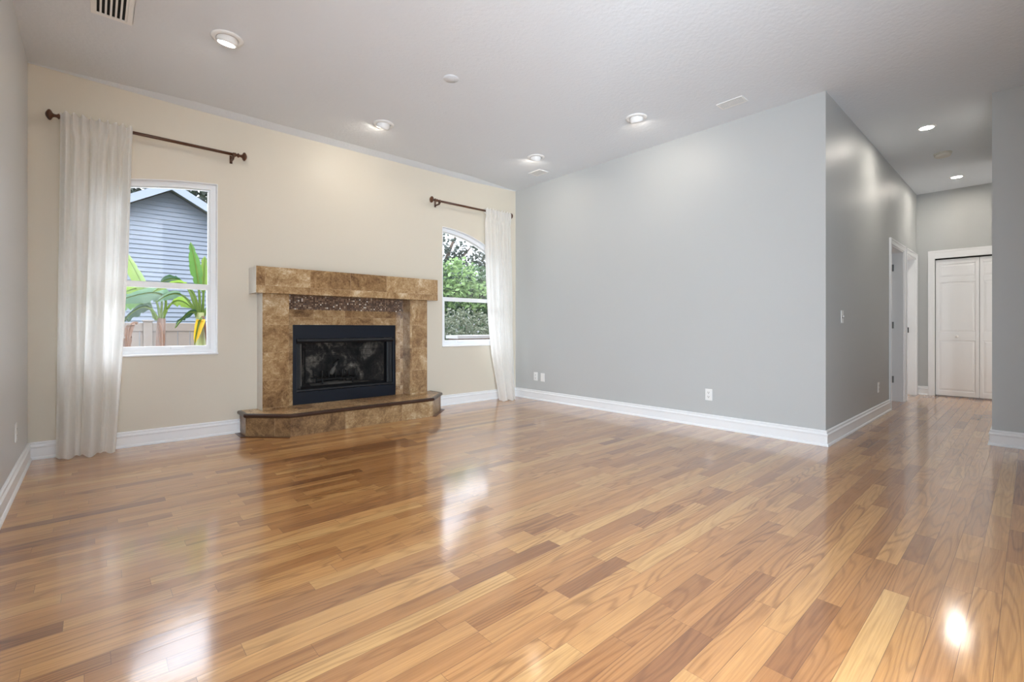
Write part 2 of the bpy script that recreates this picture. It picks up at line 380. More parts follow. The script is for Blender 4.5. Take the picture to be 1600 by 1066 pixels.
base('baseboard_end', (XE, YH), (XE, 1.042), (-1,0), -1, 0, 'short white baseboard left of the folding closet doors')
base('baseboard_stub', (XW, YW), (XW, -.60), (-1,0), 1, -1, 'white baseboard on the shaded wall at the right edge')
base('baseboard_passage', (8.0, YW), (XW, YW), (0,1), 1, 1, 'white baseboard on the right side of the hallway')

# ------------------------------------------------------------------ windows
def window(k, label):
    w = WIN[k]; x0, x1 = w['x0'], w['x1']
    root = struct(empty('window_%d' % k, ((x0+x1)/2, YB+.1, SILL)), label, 'window')
    N = 20
    def band(b, xa, xb, fo, fi, ya, yb):   # arched strip between outer and inner outline
        for i in range(N):
            p, q = xa+(xb-xa)*i/N, xa+(xb-xa)*(i+1)/N
            vs = [(p,ya,fi(p)),(q,ya,fi(q)),(q,yb,fi(q)),(p,yb,fi(p)),(p,ya,fo(p)),(q,ya,fo(q)),(q,yb,fo(q)),(p,yb,fo(p))]
            fs = [(0,3,2,1),(4,5,6,7),(0,1,5,4),(2,3,7,6)]
            if i == 0: fs.append((3,0,4,7))
            if i == N-1: fs.append((1,2,6,5))
            b.add(vs, fs, smooth=False)
    # white plaster lining of the opening
    b = MB(); e = .006; ya, yb = YB-.002, YB+.075
    b.box(x0, x0+e, ya, yb, SILL, arch(k, x0)-.001); b.box(x1-e, x1, ya, yb, SILL, arch(k, x1)-.001)
    band(b, x0, x1, lambda x: arch(k,x)-.0005, lambda x: arch(k,x)-e, ya, yb); b.build('reveal', M_TRIM, root)
    MB().box(x0-.004, x1+.004, YB-.016, YB+.075, SILL, SILL+.016).build('window_sill', M_TRIM, root, bevel=.004)
    # fixed frame
    f = .048; ya, yb = YB+.055, YB+.135; b = MB(); zs = SILL+.016
    b.box(x0, x0+f, ya+.0015, yb-.0015, zs, max(arch(k, x0), arch(k, x0+f))); b.box(x1-f, x1, ya+.0015, yb-.0015, zs, max(arch(k, x1), arch(k, x1-f)))
    band(b, x0+.002, x1-.002, lambda x: arch(k,x)-.004, lambda x: arch(k,x,f)-.0, ya, yb); b.box(x0+f, x1-f, ya, yb, zs, zs+.032)
    b.box(x0+f, x0+f+.012, ya+.03, yb, zs, arch(k, x0+f)-.05); b.box(x1-f-.012, x1-f, ya+.03, yb, zs, arch(k, x1-f)-.06)
    b.build('frame', M_VINYL, root)
    zm = 1.386; g = .02
    # upper light
    up = MB(); up.box(x0+f, x1-f, YB+.092, YB+.122, zm-.02, zm+.016).build('upper_rail', M_VINYL, root, bevel=.003)
    b = MB(); xa, xb = x0+f, x1-f
    for i in range(N):
        p, q = xa+(xb-xa)*i/N, xa+(xb-xa)*(i+1)/N
        b.add([(p,YB+.107,zm),(q,YB+.107,zm),(q,YB+.107,arch(k,q,f)+.006),(p,YB+.107,arch(k,p,f)+.006)], [(0,1,2,3)])
    b.build('upper_pane', M_GLASS, root)
    # sliding lower sash
    sx0, sx1, sy0, sy1, z0, z1, r = x0+f, x1-f, YB+.058, YB+.09, zs+.03, zm+.018, .026
    sash = MB().box(sx0, sx0+r, sy0, sy1, z0, z1).box(sx1-r, sx1, sy0, sy1, z0, z1).box(sx0+r, sx1-r, sy0, sy1, z1-.05, z1).box(sx0+r, sx1-r, sy0, sy1, z0, z0+.036).build('lower_sash', M_VINYL, root, bevel=.003)
    MB().quad((sx0+r, YB+.074, z0+.03), (sx1-r, YB+.074, z0+.03), (sx1-r, YB+.074, z1-.045), (sx0+r, YB+.074, z1-.045)).build('lower_pane', M_GLASS, sash)
    hx = x1-.30 if k == 1 else x0+.32
    MB().box(hx-.05, hx+.05, YB+.044, YB+.06, z0+.008, z0+.03).build('sash_lift', M_VINYL, sash, bevel=.003)
    MB().quad((xa, YB+.130, zs+.03), (xb, YB+.130, zs+.03), (xb, YB+.130, zm), (xa, YB+.130, zm)).build('insect_screen', M_SCREEN, root)
    return root
window(1, 'arched white sash window left of the fireplace, showing banana plants and a sided house')
window(2, 'arched white sash window right of the fireplace, showing a leafy hedge')

# ------------------------------------------------------------------ curtain rods
def finial(b, x, y, z, sgn):
    M = Matrix.Translation((x, y, z)) @ Matrix.Rotation(sgn*math.pi/2, 4, 'Y')
    b.lathe([(.0,0),(.011,0),(.018,.004),(.020,.010),(.014,.016),(.011,.022),(.016,.028),(.022,.034),(.016,.040),(.012,.046),(.012,.058),(.017,.066),(.034,.074),(.040,.082),(.038,.090),(.026,.099),(.012,.106),(.0,.108)], M, 20)
def rod(xa, xb, z, y, label, bracks):
    root = tag(empty('curtain_rod', ((xa+xb)/2, YB, z)), label, 'curtain rod')
    MB().tube([(xa+.10, y, z), (xb-.10, y, z)], .0132, 14).build('rod', M_BRONZE, root)
    b = MB(); finial(b, xa+.10, y, z, -1); b.build('finial', M_BRONZE, root)
    b = MB(); finial(b, xb-.10, y, z, 1); b.build('finial', M_BRONZE, root)
    for x in bracks:
        b = MB(); b.box(x-.012, x+.012, YB-.006, YB-.0005, z-.06, z+.015); b.box(x-.007, x+.007, y-.004, YB-.004, z-.045, z-.031)
        b.box(x-.008, x+.008, y-.016, y+.016, z-.034, z-.0115); b.box(x-.008, x+.008, y-.020, y-.0118, z-.03, z+.012); b.box(x-.008, x+.008, y+.0118, y+.017, z-.03, z+.012)
        b.build('bracket', M_BRONZE, root, bevel=.002)
    return root
RY = 4.97
R1 = rod(-.262, 1.078, 2.617, RY, 'dark bronze curtain rod with turned ends above the left window', (-.15, .972))
R2 = rod(3.105, 4.452, 2.594, RY, 'dark bronze curtain rod with turned ends above the right window', (3.235, 4.345))

# ------------------------------------------------------------------ curtains
def lerp(pts, v):
    for (a, p), (b, q) in zip(pts, pts[1:]):
        if v <= b: k = (v-a)/(b-a); return p+(q-p)*k
    return pts[-1][1]
def curtain(label, zt, zb, left, right, yc, folds, name='curtain', seed=1, amp=lambda v: .03):
    rnd = random.Random(seed); NU, NV = 150, 90; b = MB(); grid = []
    ph = [rnd.uniform(0, 6.28) for _ in range(8)]
    for j in range(NV+1):
        v = j/NV; z = zt + (zb-zt)*v; row = []
        xl, xr, y0 = lerp(left, v), lerp(right, v), lerp(yc, v)
        g = max(0, 1-v/.10); wgt = [lerp(f[2], v) for f in folds]
        for i in range(NU+1):
            u = i/NU; dy = 0; dx = 0
            for (fr, p0, _, drift), wk in zip(folds, wgt):
                a = 2*math.pi*fr*(u + drift*v) + p0
                s_ = math.sin(a); dy += wk*(s_ + .25*math.sin(2*a+ph[0])); dx += wk*.35*math.cos(a)
            x = xl + (xr-xl)*u + dx*math.sin(math.pi*u)*.8
            y = y0 + dy
            zz = z + (.010*math.sin(2*math.pi*9*u+ph[1])*(1 if j == 0 else 0)) + (.006*math.sin(6*u*6.28+ph[2]) if j == NV else 0)
            # the pocket wraps the rod: keep cloth in front of it
            if v < .035:
                y = RY - .0165 - .024*(.5+.5*math.sin(2*math.pi*9*u+ph[3])) - .012*(.5+.5*math.sin(2*math.pi*4.3*u+ph[4]))
            elif v < .08:
                k = (v-.035)/.045; yp = RY - .0165 - .024*(.5+.5*math.sin(2*math.pi*9*u+ph[3])) - .012*(.5+.5*math.sin(2*math.pi*4.3*u+ph[4])); k = k*k*(3-2*k); y = yp*(1-k)+y*k
            row.append((x, y, zz))
        grid += row
    b.add(grid, [(j*(NU+1)+i, j*(NU+1)+i+1, (j+1)*(NU+1)+i+1, (j+1)*(NU+1)+i) for j in range(NV) for i in range(NU)], 0, True)
    # back of the rod pocket
    back = []
    for j in range(7):
        v = j/6; 
        for i in range(61):
            u = i/60; x = lerp(left, 0)+(lerp(right, 0)-lerp(left, 0))*u
            y = RY + (.0165 + .008*(.5+.5*math.sin(2*math.pi*9*u+ph[5])))*math.sin(math.pi*min(1, .15+.85*v))*1.0 - .016*(1-math.sin(math.pi*min(1,.15+.85*v)))
            back.append((x, y, zt-.006-.075*v))
    b.add(back, [(j*61+i, j*61+i+1, (j+1)*61+i+1, (j+1)*61+i) for j in range(6) for i in range(60)], 0, True)
    o = b.build(name, M_CLOTH, loc=((left[0][1]+right[0][1])/2, RY, zb))
    hem = MB(); zb2 = grid[-(NU+1):]; z9 = grid[-4*(NU+1)-0:][:NU+1]
    return tag(o, label, 'curtain')
curtain('long cream curtain gathered at the left of the left window', 2.648, .008,
        [(0,-.186),(.5,-.20),(1,-.212)], [(0,.243),(.4,.214),(.75,.170),(1,.132)], [(0,4.955),(.12,4.95),(1,4.925)],
        [(8.0, .4, [(0,.022),(.25,.016),(.6,.006),(1,.003)], .02), (2.6, 1.2, [(0,.006),(.2,.024),(.7,.040),(1,.046)], .03), (4.6, 2.6, [(0,.012),(.25,.026),(.7,.020),(1,.010)], -.06)], seed=3)
curtain('long cream curtain bunched in the corner right of the right window', 2.628, .006,
        [(0,3.958),(.38,3.985),(.75,4.035),(.92,4.10),(1,4.125)], [(0,4.415),(.5,4.44),(1,4.395)], [(0,4.955),(.12,4.945),(.6,4.93),(.85,4.87),(1,4.825)],
        [(8.0, 2.4, [(0,.020),(.25,.014),(.6,.006),(1,.003)], .02), (2.3, .3, [(0,.005),(.2,.020),(.7,.034),(1,.052)], .05), (4.4, 1.0, [(0,.010),(.25,.022),(.7,.016),(1,.010)], .08)], seed=5)

# ------------------------------------------------------------------ fireplace
HZ = .21
FP = tag(empty('fireplace', (2.105, YB, 0)), 'brown stone tiled fireplace with mantel, mosaic band and raised hearth', 'fireplace')
M_MV = marble('travertine mantel', (0, 2), .41, .40, .03, .2)
M_MP = marble('travertine pilaster', (0, 2), .40, .265, .01, .03)
M_MH = marble('travertine hearth', (0, 1), .44, .44, .1, .08, dark=1.12, rough=.24)  # top tile lightened in colour for the light it reflects
M_MF = marble('travertine hearth face', (0, 2), .62, .40, .0, .1, dark=.94, rough=.3)
M_MS = marble('travertine surround', (0, 2), .335, .16, -.05, .007)
M_PALE = paint('pale window lit edge', (230, 229, 224), .5, .05, 20., rgb2=(214, 208, 198))  # grey cream left faces, whitened in the colour for window light
M_EDGE = paint('dark brown edge trim', (66, 44, 33), .3, .15, 20.)
YF, YP = 4.875, 5.045
m = MB().box(1.123, 3.10, 4.80, YB-.0005, 1.33, 1.579); mo = m.build('mantel_shelf', [M_MV, M_PALE], FP, bevel=.003)
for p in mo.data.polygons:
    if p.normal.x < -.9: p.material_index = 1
def pil(x0, x1, pale):
    o = MB().box(x0, x1, YF, YB-.0005, HZ, 1.33).build('pilaster', [M_MP, M_PALE], FP, bevel=.003)
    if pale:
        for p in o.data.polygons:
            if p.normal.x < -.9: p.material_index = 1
pil(1.194, 1.434, True); pil(2.766, 2.999, False)
FX0, FX1, FZ1 = 1.517, 2.666, 1.033
s_ = MB().box(1.434, FX0, YP, YB-.0005, HZ, 1.19).box(FX1, 2.766, YP, YB-.0005, HZ, 1.19).box(FX0, FX1, YP, YB-.0005, FZ1, 1.19)
s_.build('surround_panel', M_MS, FP)
MB().box(1.434, 2.766, YP-.003, YB-.0005, 1.19, 1.33).build('mosaic_band', mosaic(), FP)
# hearth
hp = [(1.045, YB-.0005), (1.045, 4.835), (1.345, 4.54), (2.865, 4.54), (3.165, 4.835), (3.165, YB-.0005)]
up = lambda a, b_, t: (a, b_, t)
he_ = MB().prism(hp, up, 0, HZ-.012).build('hearth', M_MF, FP)
def offset(poly, d):
    out = []
    for i in range(len(poly)):
        p = Vector(poly[i]); 
        if i == 0: out.append((p.x-d, p.y)); continue
        if i == len(poly)-1: out.append((p.x+d, p.y)); continue
        a = (p-Vector(poly[i-1])).normalized(); c = (Vector(poly[i+1])-p).normalized()
        n1, n2 = Vector((a.y, -a.x)), Vector((c.y, -c.x)); n1 = n1 if n1.dot(p-Vector((2.1,5.0))) > 0 else -n1; n2 = n2 if n2.dot(p-Vector((2.1,5.0))) > 0 else -n2
        m_ = (n1+n2).normalized(); q = p + m_*(d/max(.3, m_.dot(n1))); out.append((q.x, q.y))
    return out
MB().prism(offset(hp, -.012), up, HZ-.012, HZ).build('hearth_slab', M_MH, he_)
# rounded dark edge trim swept along the outline
eb = MB(); prof = [(-.014, HZ-.034), (.012, HZ-.034), (.019, HZ-.028), (.022, HZ-.017), (.019, HZ-.005), (.011, HZ+.001), (-.014, HZ+.001)]
rings = []
offs = [offset(hp, d) for d, z in prof]
for i in range(len(hp)): rings.append([(offs[k][i][0], offs[k][i][1], prof[k][1]) for k in range(len(prof))])
n = len(prof); eb.add([p for r in rings for p in r], [(i*n+k, i*n+(k+1)%n, (i+1)*n+(k+1)%n, (i+1)*n+k) for i in range(len(hp)-1) for k in range(n)] + [tuple(range(n)), tuple(range((len(hp)-1)*n, len(hp)*n))])
eb.build('edge_trim', M_EDGE, he_)
# thin dark wood border let into the floor around the sides of the hearth
M_BORD = paint('dark stained floor border', (104, 62, 36), .3, .15, 12.)
o5 = offset(hp, .045); bb = MB()
for ii in ((0, 1), (3, 4)):
    bb = MB()
    for i in ii: bb.prism([hp[i], o5[i], o5[i+1], hp[i+1]], up, .0, .004)
    bb.build('floor_border', M_BORD, he_)
# firebox
M_NAVY = paint('blue black painted steel', (10, 20, 34), .45, .12, 6., spec=.4)
M_BLK2 = paint('black steel', (22, 24, 28), .4, .1, 8.)
fb = MB()
OX0, OX1, OZ0, OZ1 = 1.60, 2.565, .385, .842
fy = YP-.006
fb.box(FX0, FX1, fy, YP+.03, .889, FZ1)                       # top panel
fb.box(FX0, FX1, fy, YP+.03, HZ, .338)                        # lower panel
fb.box(FX0, FX0+.035, fy, YP+.03, .338, .889); fb.box(FX1-.03, FX1, fy, YP+.03, .338, .889)
FB = fb.build('firebox', [M_NAVY], FP, bevel=.003)
hd = MB(); hd.prism([(fy-.022, .862), (fy-.012, .885), (YP+.03, .885), (YP+.03, OZ1), (fy+.004, OZ1), (fy-.006, .854)], lambda a, b_, t: (t, a, b_), FX0+.037, FX1-.032)
hd.build('hood_strip', M_BLK2, FB)
lg = MB().prism([(fy+.002, .343), (fy+.006, .362), (YP+.085, OZ0), (YP+.085, .343)], lambda a, b_, t: (t, a, b_), FX0+.037, FX1-.032); lg.build('lower_ledge', M_BLK2, FB, bevel=.002)
for a, c in ((FX0+.037, OX0), (OX1, FX1-.032)):
    j = MB(); j.box(a, c, YP+.012, YP+.09, OZ0-.02, OZ1)
    w_ = (c-a)/3
    for q in (.35, 1.7): j.box(a+w_*q, a+w_*q+.006, YP+.004, YP+.012, OZ0-.01, OZ1-.01)
    j.build('side_jamb', M_BLK2, FB, bevel=.002)
M_FBR = firebrick()
yb0, yb1 = YP+.09, 5.52; bx0, bx1 = 1.80, 2.40; zf, zc = OZ0-.012, .98
lin_ = MB()
lin_.quad((OX0,yb0,zf),(bx0,yb1,zf),(bx0,yb1,zc),(OX0,yb0,zc)); lin_.quad((OX1,yb0,zf),(OX1,yb0,zc),(bx1,yb1,zc),(bx1,yb1,zf))
lin_.quad((bx0,yb1,zf),(bx1,yb1,zf),(bx1,yb1,zc),(bx0,yb1,zc)); lin_.quad((OX0,yb0,zf),(OX1,yb0,zf),(bx1,yb1,zf),(bx0,yb1,zf)); lin_.quad((OX0,yb0,zc),(bx0,yb1,zc),(bx1,yb1,zc),(OX1,yb0,zc))
lin_.quad((OX0,yb0,OZ1),(OX1,yb0,OZ1),(OX1,yb0,zc),(OX0,yb0,zc))
lin_.build('brick_lining', M_FBR, FB)
MB().box(OX0+.002, OX0+.024, yb0-.012, yb0+.012, OZ0, OZ1-.01).build('lining_edge', paint('pale refractory edge', (150, 140, 130), .8, .1, 20.), FB)
MB().box(1.5, 2.68, 5.28, 5.62, .0, 1.2).box(1.5, 1.56, YB+.02, 5.30, .0, 1.2).box(2.62, 2.68, YB+.02, 5.30, .0, 1.2).build('outer_case', M_BLK2, FB) if False else None
ch = MB(); ch.box(1.40, 1.50, EXT, 5.75, -.4, 3.2); ch.box(2.70, 2.80, EXT, 5.75, -.4, 3.2); ch.box(1.40, 2.80, 5.65, 5.75, -.4, 3.2); ch.box(1.40, 2.80, EXT, 5.75, 3.2, 3.3); ch.box(1.50, 2.70, EXT, 5.65, -.4, -.3)
struct(ch.build('wall_chimney', paint('stucco', (220, 216, 208), .9, .03, 4., .3, 60.)), 'chimney box outside behind the fireplace', 'wall')
# grate and ash
GR = tag(empty('fire_grate', (2.05, 5.30, zf)), 'black iron log grate standing inside the sooty firebox', 'fire grate')
M_IRON = paint('burnt iron', (30, 28, 27), .7, .2, 20.)
for i in range(6):
    x = 1.86 + .075*i
    MB().tube([(x, 5.17, zf+.16), (x, 5.175, zf+.10), (x, 5.20, zf+.075), (x, 5.44, zf+.075), (x, 5.45, zf+.13)], .008, 8).build('grate_bar', M_IRON, GR)
for y in (5.22, 5.41): MB().tube([(1.82, y, zf+.062), (2.28, y, zf+.062)], .008, 8).build('cross_bar', M_IRON, GR)
for x in (1.88, 2.22):
    for y in (5.22, 5.41): MB().tube([(x, y, zf), (x, y, zf+.06)], .009, 8).build('leg', M_IRON, GR)
M_CHAR = paint('charred log', (58, 54, 50), .95, .3, 14., .6, 30., rgb2=(120, 116, 110))
lgm = MB(); pts = [(2.0, 5.30, zf+.105), (2.04, 5.31, zf+.16), (2.055, 5.315, zf+.22), (2.09, 5.31, zf+.27)]; lgm.tube(pts, [.022, .03, .026, .012], 9)
tag(lgm.build('charred_log', M_CHAR, loc=(2.0, 5.30, zf+.083)), 'pale charred wood remnant standing upright on the fire grate', 'log')
ash = MB(); R = random.Random(2)
vs = []
for i in range(13):
    for j in range(9):
        x = 1.74 + .60*i/12; y = 5.16 + .27*j/8; e = math.sin(math.pi*i/12)*math.sin(math.pi*j/8)
        x2 = 2.07 + (x-2.07)*(1 - .2*(j/8)); vs.append((x2, y, zf+.0015 + e*(.018+R.uniform(0, .012))))
ash.add(vs, [(i*9+j, i*9+j+1, (i+1)*9+j+1, (i+1)*9+j) for i in range(12) for j in range(8)], 0, True)
tag(ash.build('ash', paint('grey ash', (120, 116, 110), 1., .2, 30., .6, 60., rgb2=(70, 66, 62))), 'grey ash spread on the firebox floor under the grate', 'ash', kind='stuff')

# ------------------------------------------------------------------ ceiling lights
M_LENS = glow('warm lamp lens', (255, 243, 226), LAMP)
M_HALL = glow('hall lamp lens', (255, 246, 234), LAMP*2.3)
def eyeball(x, y, tx, ty, label, tilt=28):
    root = tag(empty('ceiling_light', (x, y, H)), label, 'ceiling light', 'round eyeball lights in the living room ceiling')
    M = Matrix.Translation((x, y, H)) @ Matrix.Rotation(math.pi, 4, 'X')
    MB().lathe([(.066,-.004),(.098,-.004),(.1,.003),(.096,.009),(.074,.013),(.066,.008),(.066,-.004)], M, 40).build('trim_ring', M_PLATE, root)
    d = Vector((tx, ty, 0)).normalized(); ax = Vector((0,0,-1)).cross(d).normalized()
    A = Matrix.Translation((x, y, H+.012)) @ Matrix.Rotation(math.radians(tilt), 4, ax) @ Matrix.Rotation(math.pi, 4, 'X')
    ball = MB().lathe([(.050,-.03),(.060,-.01),(.064,.010),(.064,.030),(.062,.048),(.056,.052),(.052,.046)], A, 40).build('eyeball', M_PLATE, root)
    MB().lathe([(.0,.044),(.030,.0445),(.052,.044),(.052,.049),(.045,.0495),(.0,.050)], A, 32).build('lens', M_LENS, ball)
    return root
eyeball(.693, 3.728, -.35, 1, 'round white eyeball ceiling light above the left window, nearest the slotted vent', 14)
eyeball(2.13, 4.27, -.15, 1, 'round white eyeball ceiling light above the fireplace', 30)
eyeball(3.876, 3.90, .45, 1, 'round white eyeball ceiling light near the corner by the right curtain', 32)
eyeball(3.865, 2.53, 1, .35, 'round white eyeball ceiling light above the long grey wall, nearest the flat vent', 26)
def disc(x, y, label):
    root = tag(empty('recessed_light', (x, y, H)), label, 'ceiling light', 'flush disc lights in the hallway ceiling')
    M = Matrix.Translation((x, y, H)) @ Matrix.Rotation(math.pi, 4, 'X')
    MB().lathe([(.052,-.004),(.072,-.004),(.074,.002),(.070,.006),(.056,.006),(.052,.002)], M, 40).build('trim_ring', M_PLATE, root)
    MB().lathe([(.0,-.001),(.052,-.001),(.052,.003),(.0,.0035)], M, 32).build('lens', M_HALL, root)
disc(6.222, .71, 'glowing flush disc light nearest the hallway entrance, before the smoke detector')
disc(8.548, .675, 'glowing flush disc light beyond the smoke detector, by the closet end')
sd = tag(empty('smoke_detector', (7.26, .69, H)), 'round beige smoke detector on the hallway ceiling between two lights', 'smoke detector')
M = Matrix.Translation((7.26, .69, H)) @ Matrix.Rotation(math.pi, 4, 'X'); M_BEIGE = paint('aged beige plastic', (214, 209, 198), .5, .03)
MB().lathe([(.0,0),(.078,0),(.080,.004),(.080,.010),(.076,.012),(.0,.012)], M, 36).build('base_plate', M_BEIGE, sd)
MB().lathe([(.068,.012),(.074,.016),(.073,.034),(.064,.044),(.03,.047),(.0,.047)], M, 36).build('cover', M_BEIGE, sd)

# ------------------------------------------------------------------ vents and ceiling plates
def vent(x0, x1, y0, y1, label, slots, along, slotmat, fl=.03, name='ceiling_vent'):
    root = tag(empty(name, ((x0+x1)/2, (y0+y1)/2, H)), label, 'ceiling vent'); z1, z0 = H, H-.008
    MB().box(x0, x1, y0, y0+fl, z0, z1).box(x0, x1, y1-fl, y1, z0, z1).box(x0, x0+fl, y0+fl, y1-fl, z0, z1).box(x1-fl, x1, y0+fl, y1-fl, z0, z1).build('frame', M_PLATE, root, bevel=.002)
    MB().box(x0+fl, x1-fl, y0+fl, y1-fl, H-.0015, H-.0005).build('duct_opening', slotmat, root)
    for i in range(slots):
        if along == 'Y':
            w = (x1-x0-2*fl)/slots; a = x0+fl+w*i
            MB().prism([(a+w*.55, z0+.001), (a+w*.98, z0), (a+w*.98, z0+.0055), (a+w*.80, z0+.0065)], lambda p, q, t: (p, t, q), y0+fl, y1-fl).build('louvre', M_PLATE, root)
        else:
            w = (y1-y0-2*fl)/slots; a = y0+fl+w*i
            MB().prism([(a+w*.30, z0+.001), (a+w*.98, z0), (a+w*.98, z0+.0055), (a+w*.60, z0+.0065)], lambda p, q, t: (t, p, q), x0+fl, x1-fl).build('louvre', M_PLATE, root)
vent(-.012, .192, 3.62, 3.987, 'white ceiling vent with dark slots at the top edge above the left window', 6, 'Y', M_BLACK, .028)
vent(4.17, 4.30, 1.675, 1.902, 'flat white ceiling vent near the outer corner of the grey wall', 7, 'Y', paint('grey duct', (150, 148, 145), .8), .014)
vent(4.20, 4.36, 4.16, 4.37, 'faint flat white ceiling vent in the corner beyond the last eyeball light', 8, 'Y', paint('pale duct', (190, 188, 185), .8), .016)
M = Matrix.Translation((2.148, 3.13, H)) @ Matrix.Rotation(math.pi, 4, 'X')
tag(MB().lathe([(.0,-.001),(.062,-.001),(.063,.001),(.061,.003),(.0,.0032)], M, 36).build('ceiling_plate', M_CEIL), 'faint round blank cover plate in the middle of the living room ceiling', 'cover plate')

# ------------------------------------------------------------------ outlets, switch
def plate(origin, ax, nrm, label, kind):
    """ax: unit vector along the wall, nrm: out of the wall"""
    o = Vector(origin); A, N, Z = Vector(ax), Vector(nrm), Vector((0,0,1))
    nm = {'outlet': 'wall_outlet', 'blank': 'blank_wall_plate', 'switch': 'light_switch'}[kind]
    root = tag(empty(nm, origin), label, {'outlet': 'outlet', 'blank': 'wall plate', 'switch': 'light switch'}[kind], 'white plates on the walls')
    def bx(b, a0, a1, n0, n1, z0, z1):
        P = lambda a, n_, z: o + A*a + N*n_ + Z*z
        b.add([P(a0,n0,z0),P(a1,n0,z0),P(a1,n1,z0),P(a0,n1,z0),P(a0,n0,z1),P(a1,n0,z1),P(a1,n1,z1),P(a0,n1,z1)], [(0,3,2,1),(4,5,6,7),(0,1,5,4),(1,2,6,5),(2,3,7,6),(3,0,4,7)])
    b = MB(); bx(b, -.036, .036, .0002, .006, -.058, .058); b.build('cover_plate', M_PLATE, root, bevel=.0025)
    if kind == 'outlet':
        for s in (-1, 1):
            b = MB(); bx(b, -.017, .017, .005, .008, s*.021-.015, s*.021+.015); r_ = b.build('socket', M_PLATE, root, bevel=.003)
            b = MB(); bx(b, -.0085, -.0055, .0078, .0084, s*.021-.002, s*.021+.009); bx(b, .0055, .0085, .0078, .0084, s*.021-.002, s*.021+.009); bx(b, -.003, .003, .0078, .0084, s*.021-.011, s*.021-.005)
            b.build('slots', M_SLOT, r_)
    if kind == 'switch':
        b = MB(); bx(b, -.006, .006, .0055, .008, -.014, .014); b.build('toggle_slot', M_SLOT, root)
        b = MB(); bx(b, -.004, .004, .007, .018, -.002, .010); b.build('toggle', M_PLATE, root, bevel=.002)
plate((XR, 2.18, .329), (0,1,0), (-1,0,0), 'white outlet by itself low on the long grey wall, toward the hallway corner', 'outlet')
plate((XR, 4.65, .323), (0,1,0), (-1,0,0), 'white outlet low on the long grey wall, between the right curtain and a blank plate', 'outlet')
plate((XR, 4.515, .319), (0,1,0), (-1,0,0), 'blank white plate low on the long grey wall, right next to an outlet', 'blank')
plate((5.118, YH, 1.103), (1,0,0), (0,-1,0), 'white light switch at chest height on the hallway wall', 'switch')
plate((6.63, YH, .327), (1,0,0), (0,-1,0), 'white outlet low on the hallway wall just before the first doorway', 'outlet')
plate((XL, 4.32, .334), (0,1,0), (1,0,0), 'white outlet low on the pale grey left wall near the corner', 'outlet')

# ------------------------------------------------------------------ hallway doors
CASP = [(0,0),(.012,0),(.017,.010),(.017,.045),(.013,.055),(.008,.066),(.004,.072),(0,.072)]   # (out of wall, across)
def casing_y(b, x0, x1, zt):
    """casing around an opening in the wall facing -Y"""
    c = .07
    b.box(x0-c, x0, YH-.016, YH, 0, zt); b.box(x1, x1+c, YH-.016, YH, 0, zt); b.box(x0-c, x1+c, YH-.016, YH, zt, zt+c)
    b.box(x0-c, x0-c+.02, YH-.021, YH-.016, 0, zt+c-.02); b.box(x1+c-.02, x1+c, YH-.021, YH-.016, 0, zt+c-.02); b.box(x0-c, x1+c, YH-.021, YH-.016, zt+c-.02, zt+c)
def jamb_y(b, x0, x1, zt):
    b.box(x0-.001, x0+.016, YH-.004, YH+HT+.004, 0, zt); b.box(x1-.016, x1+.001, YH-.004, YH+HT+.004, 0, zt); b.box(x0, x1, YH-.004, YH+HT+.004, zt-.016, zt+.001)
M_STEEL = paint('brushed hinge steel', (140, 140, 138), .4, .1, 30., metal=.8)
d1 = struct(empty('door_1', ((D1[0]+D1[1])/2, YH, 0)), 'nearer white hallway doorway with its door standing open', 'door')
b = MB(); casing_y(b, *D1, DT); b.build('casing', M_TRIM, d1, bevel=.003); b = MB(); jamb_y(b, *D1, DT); b.build('jamb', M_TRIM, d1)
sl = MB().box(D1[1]-.052, D1[1]-.017, YH+HT+.01, YH+HT+.83, .01, 2.01).build('door_slab', M_TRIM, d1, bevel=.003)
for z in (.30, 1.04, 1.82): MB().box(D1[1]-.053, D1[1]-.030, YH+HT-.03, YH+HT+.012, z-.045, z+.045).build('hinge', M_STEEL, sl)
d2 = struct(empty('door_2', ((D2[0]+D2[1])/2, YH, 0)), 'farther white hallway doorway beside the closet wall', 'door')
b = MB(); casing_y(b, *D2, DT); b.build('casing', M_TRIM, d2, bevel=.003); b = MB(); jamb_y(b, *D2, DT); b.build('jamb', M_TRIM, d2)
sl = MB().box(D2[0]+.018, D2[1]-.018, YH+.085, YH+.12, .01, 2.01).build('door_slab', M_TRIM, d2, bevel=.003)
MB().box(D2[1]-.075, D2[1]-.035, YH+.07, YH+.086, .93, 1.01).build('latch', M_BLACK, sl, bevel=.003)

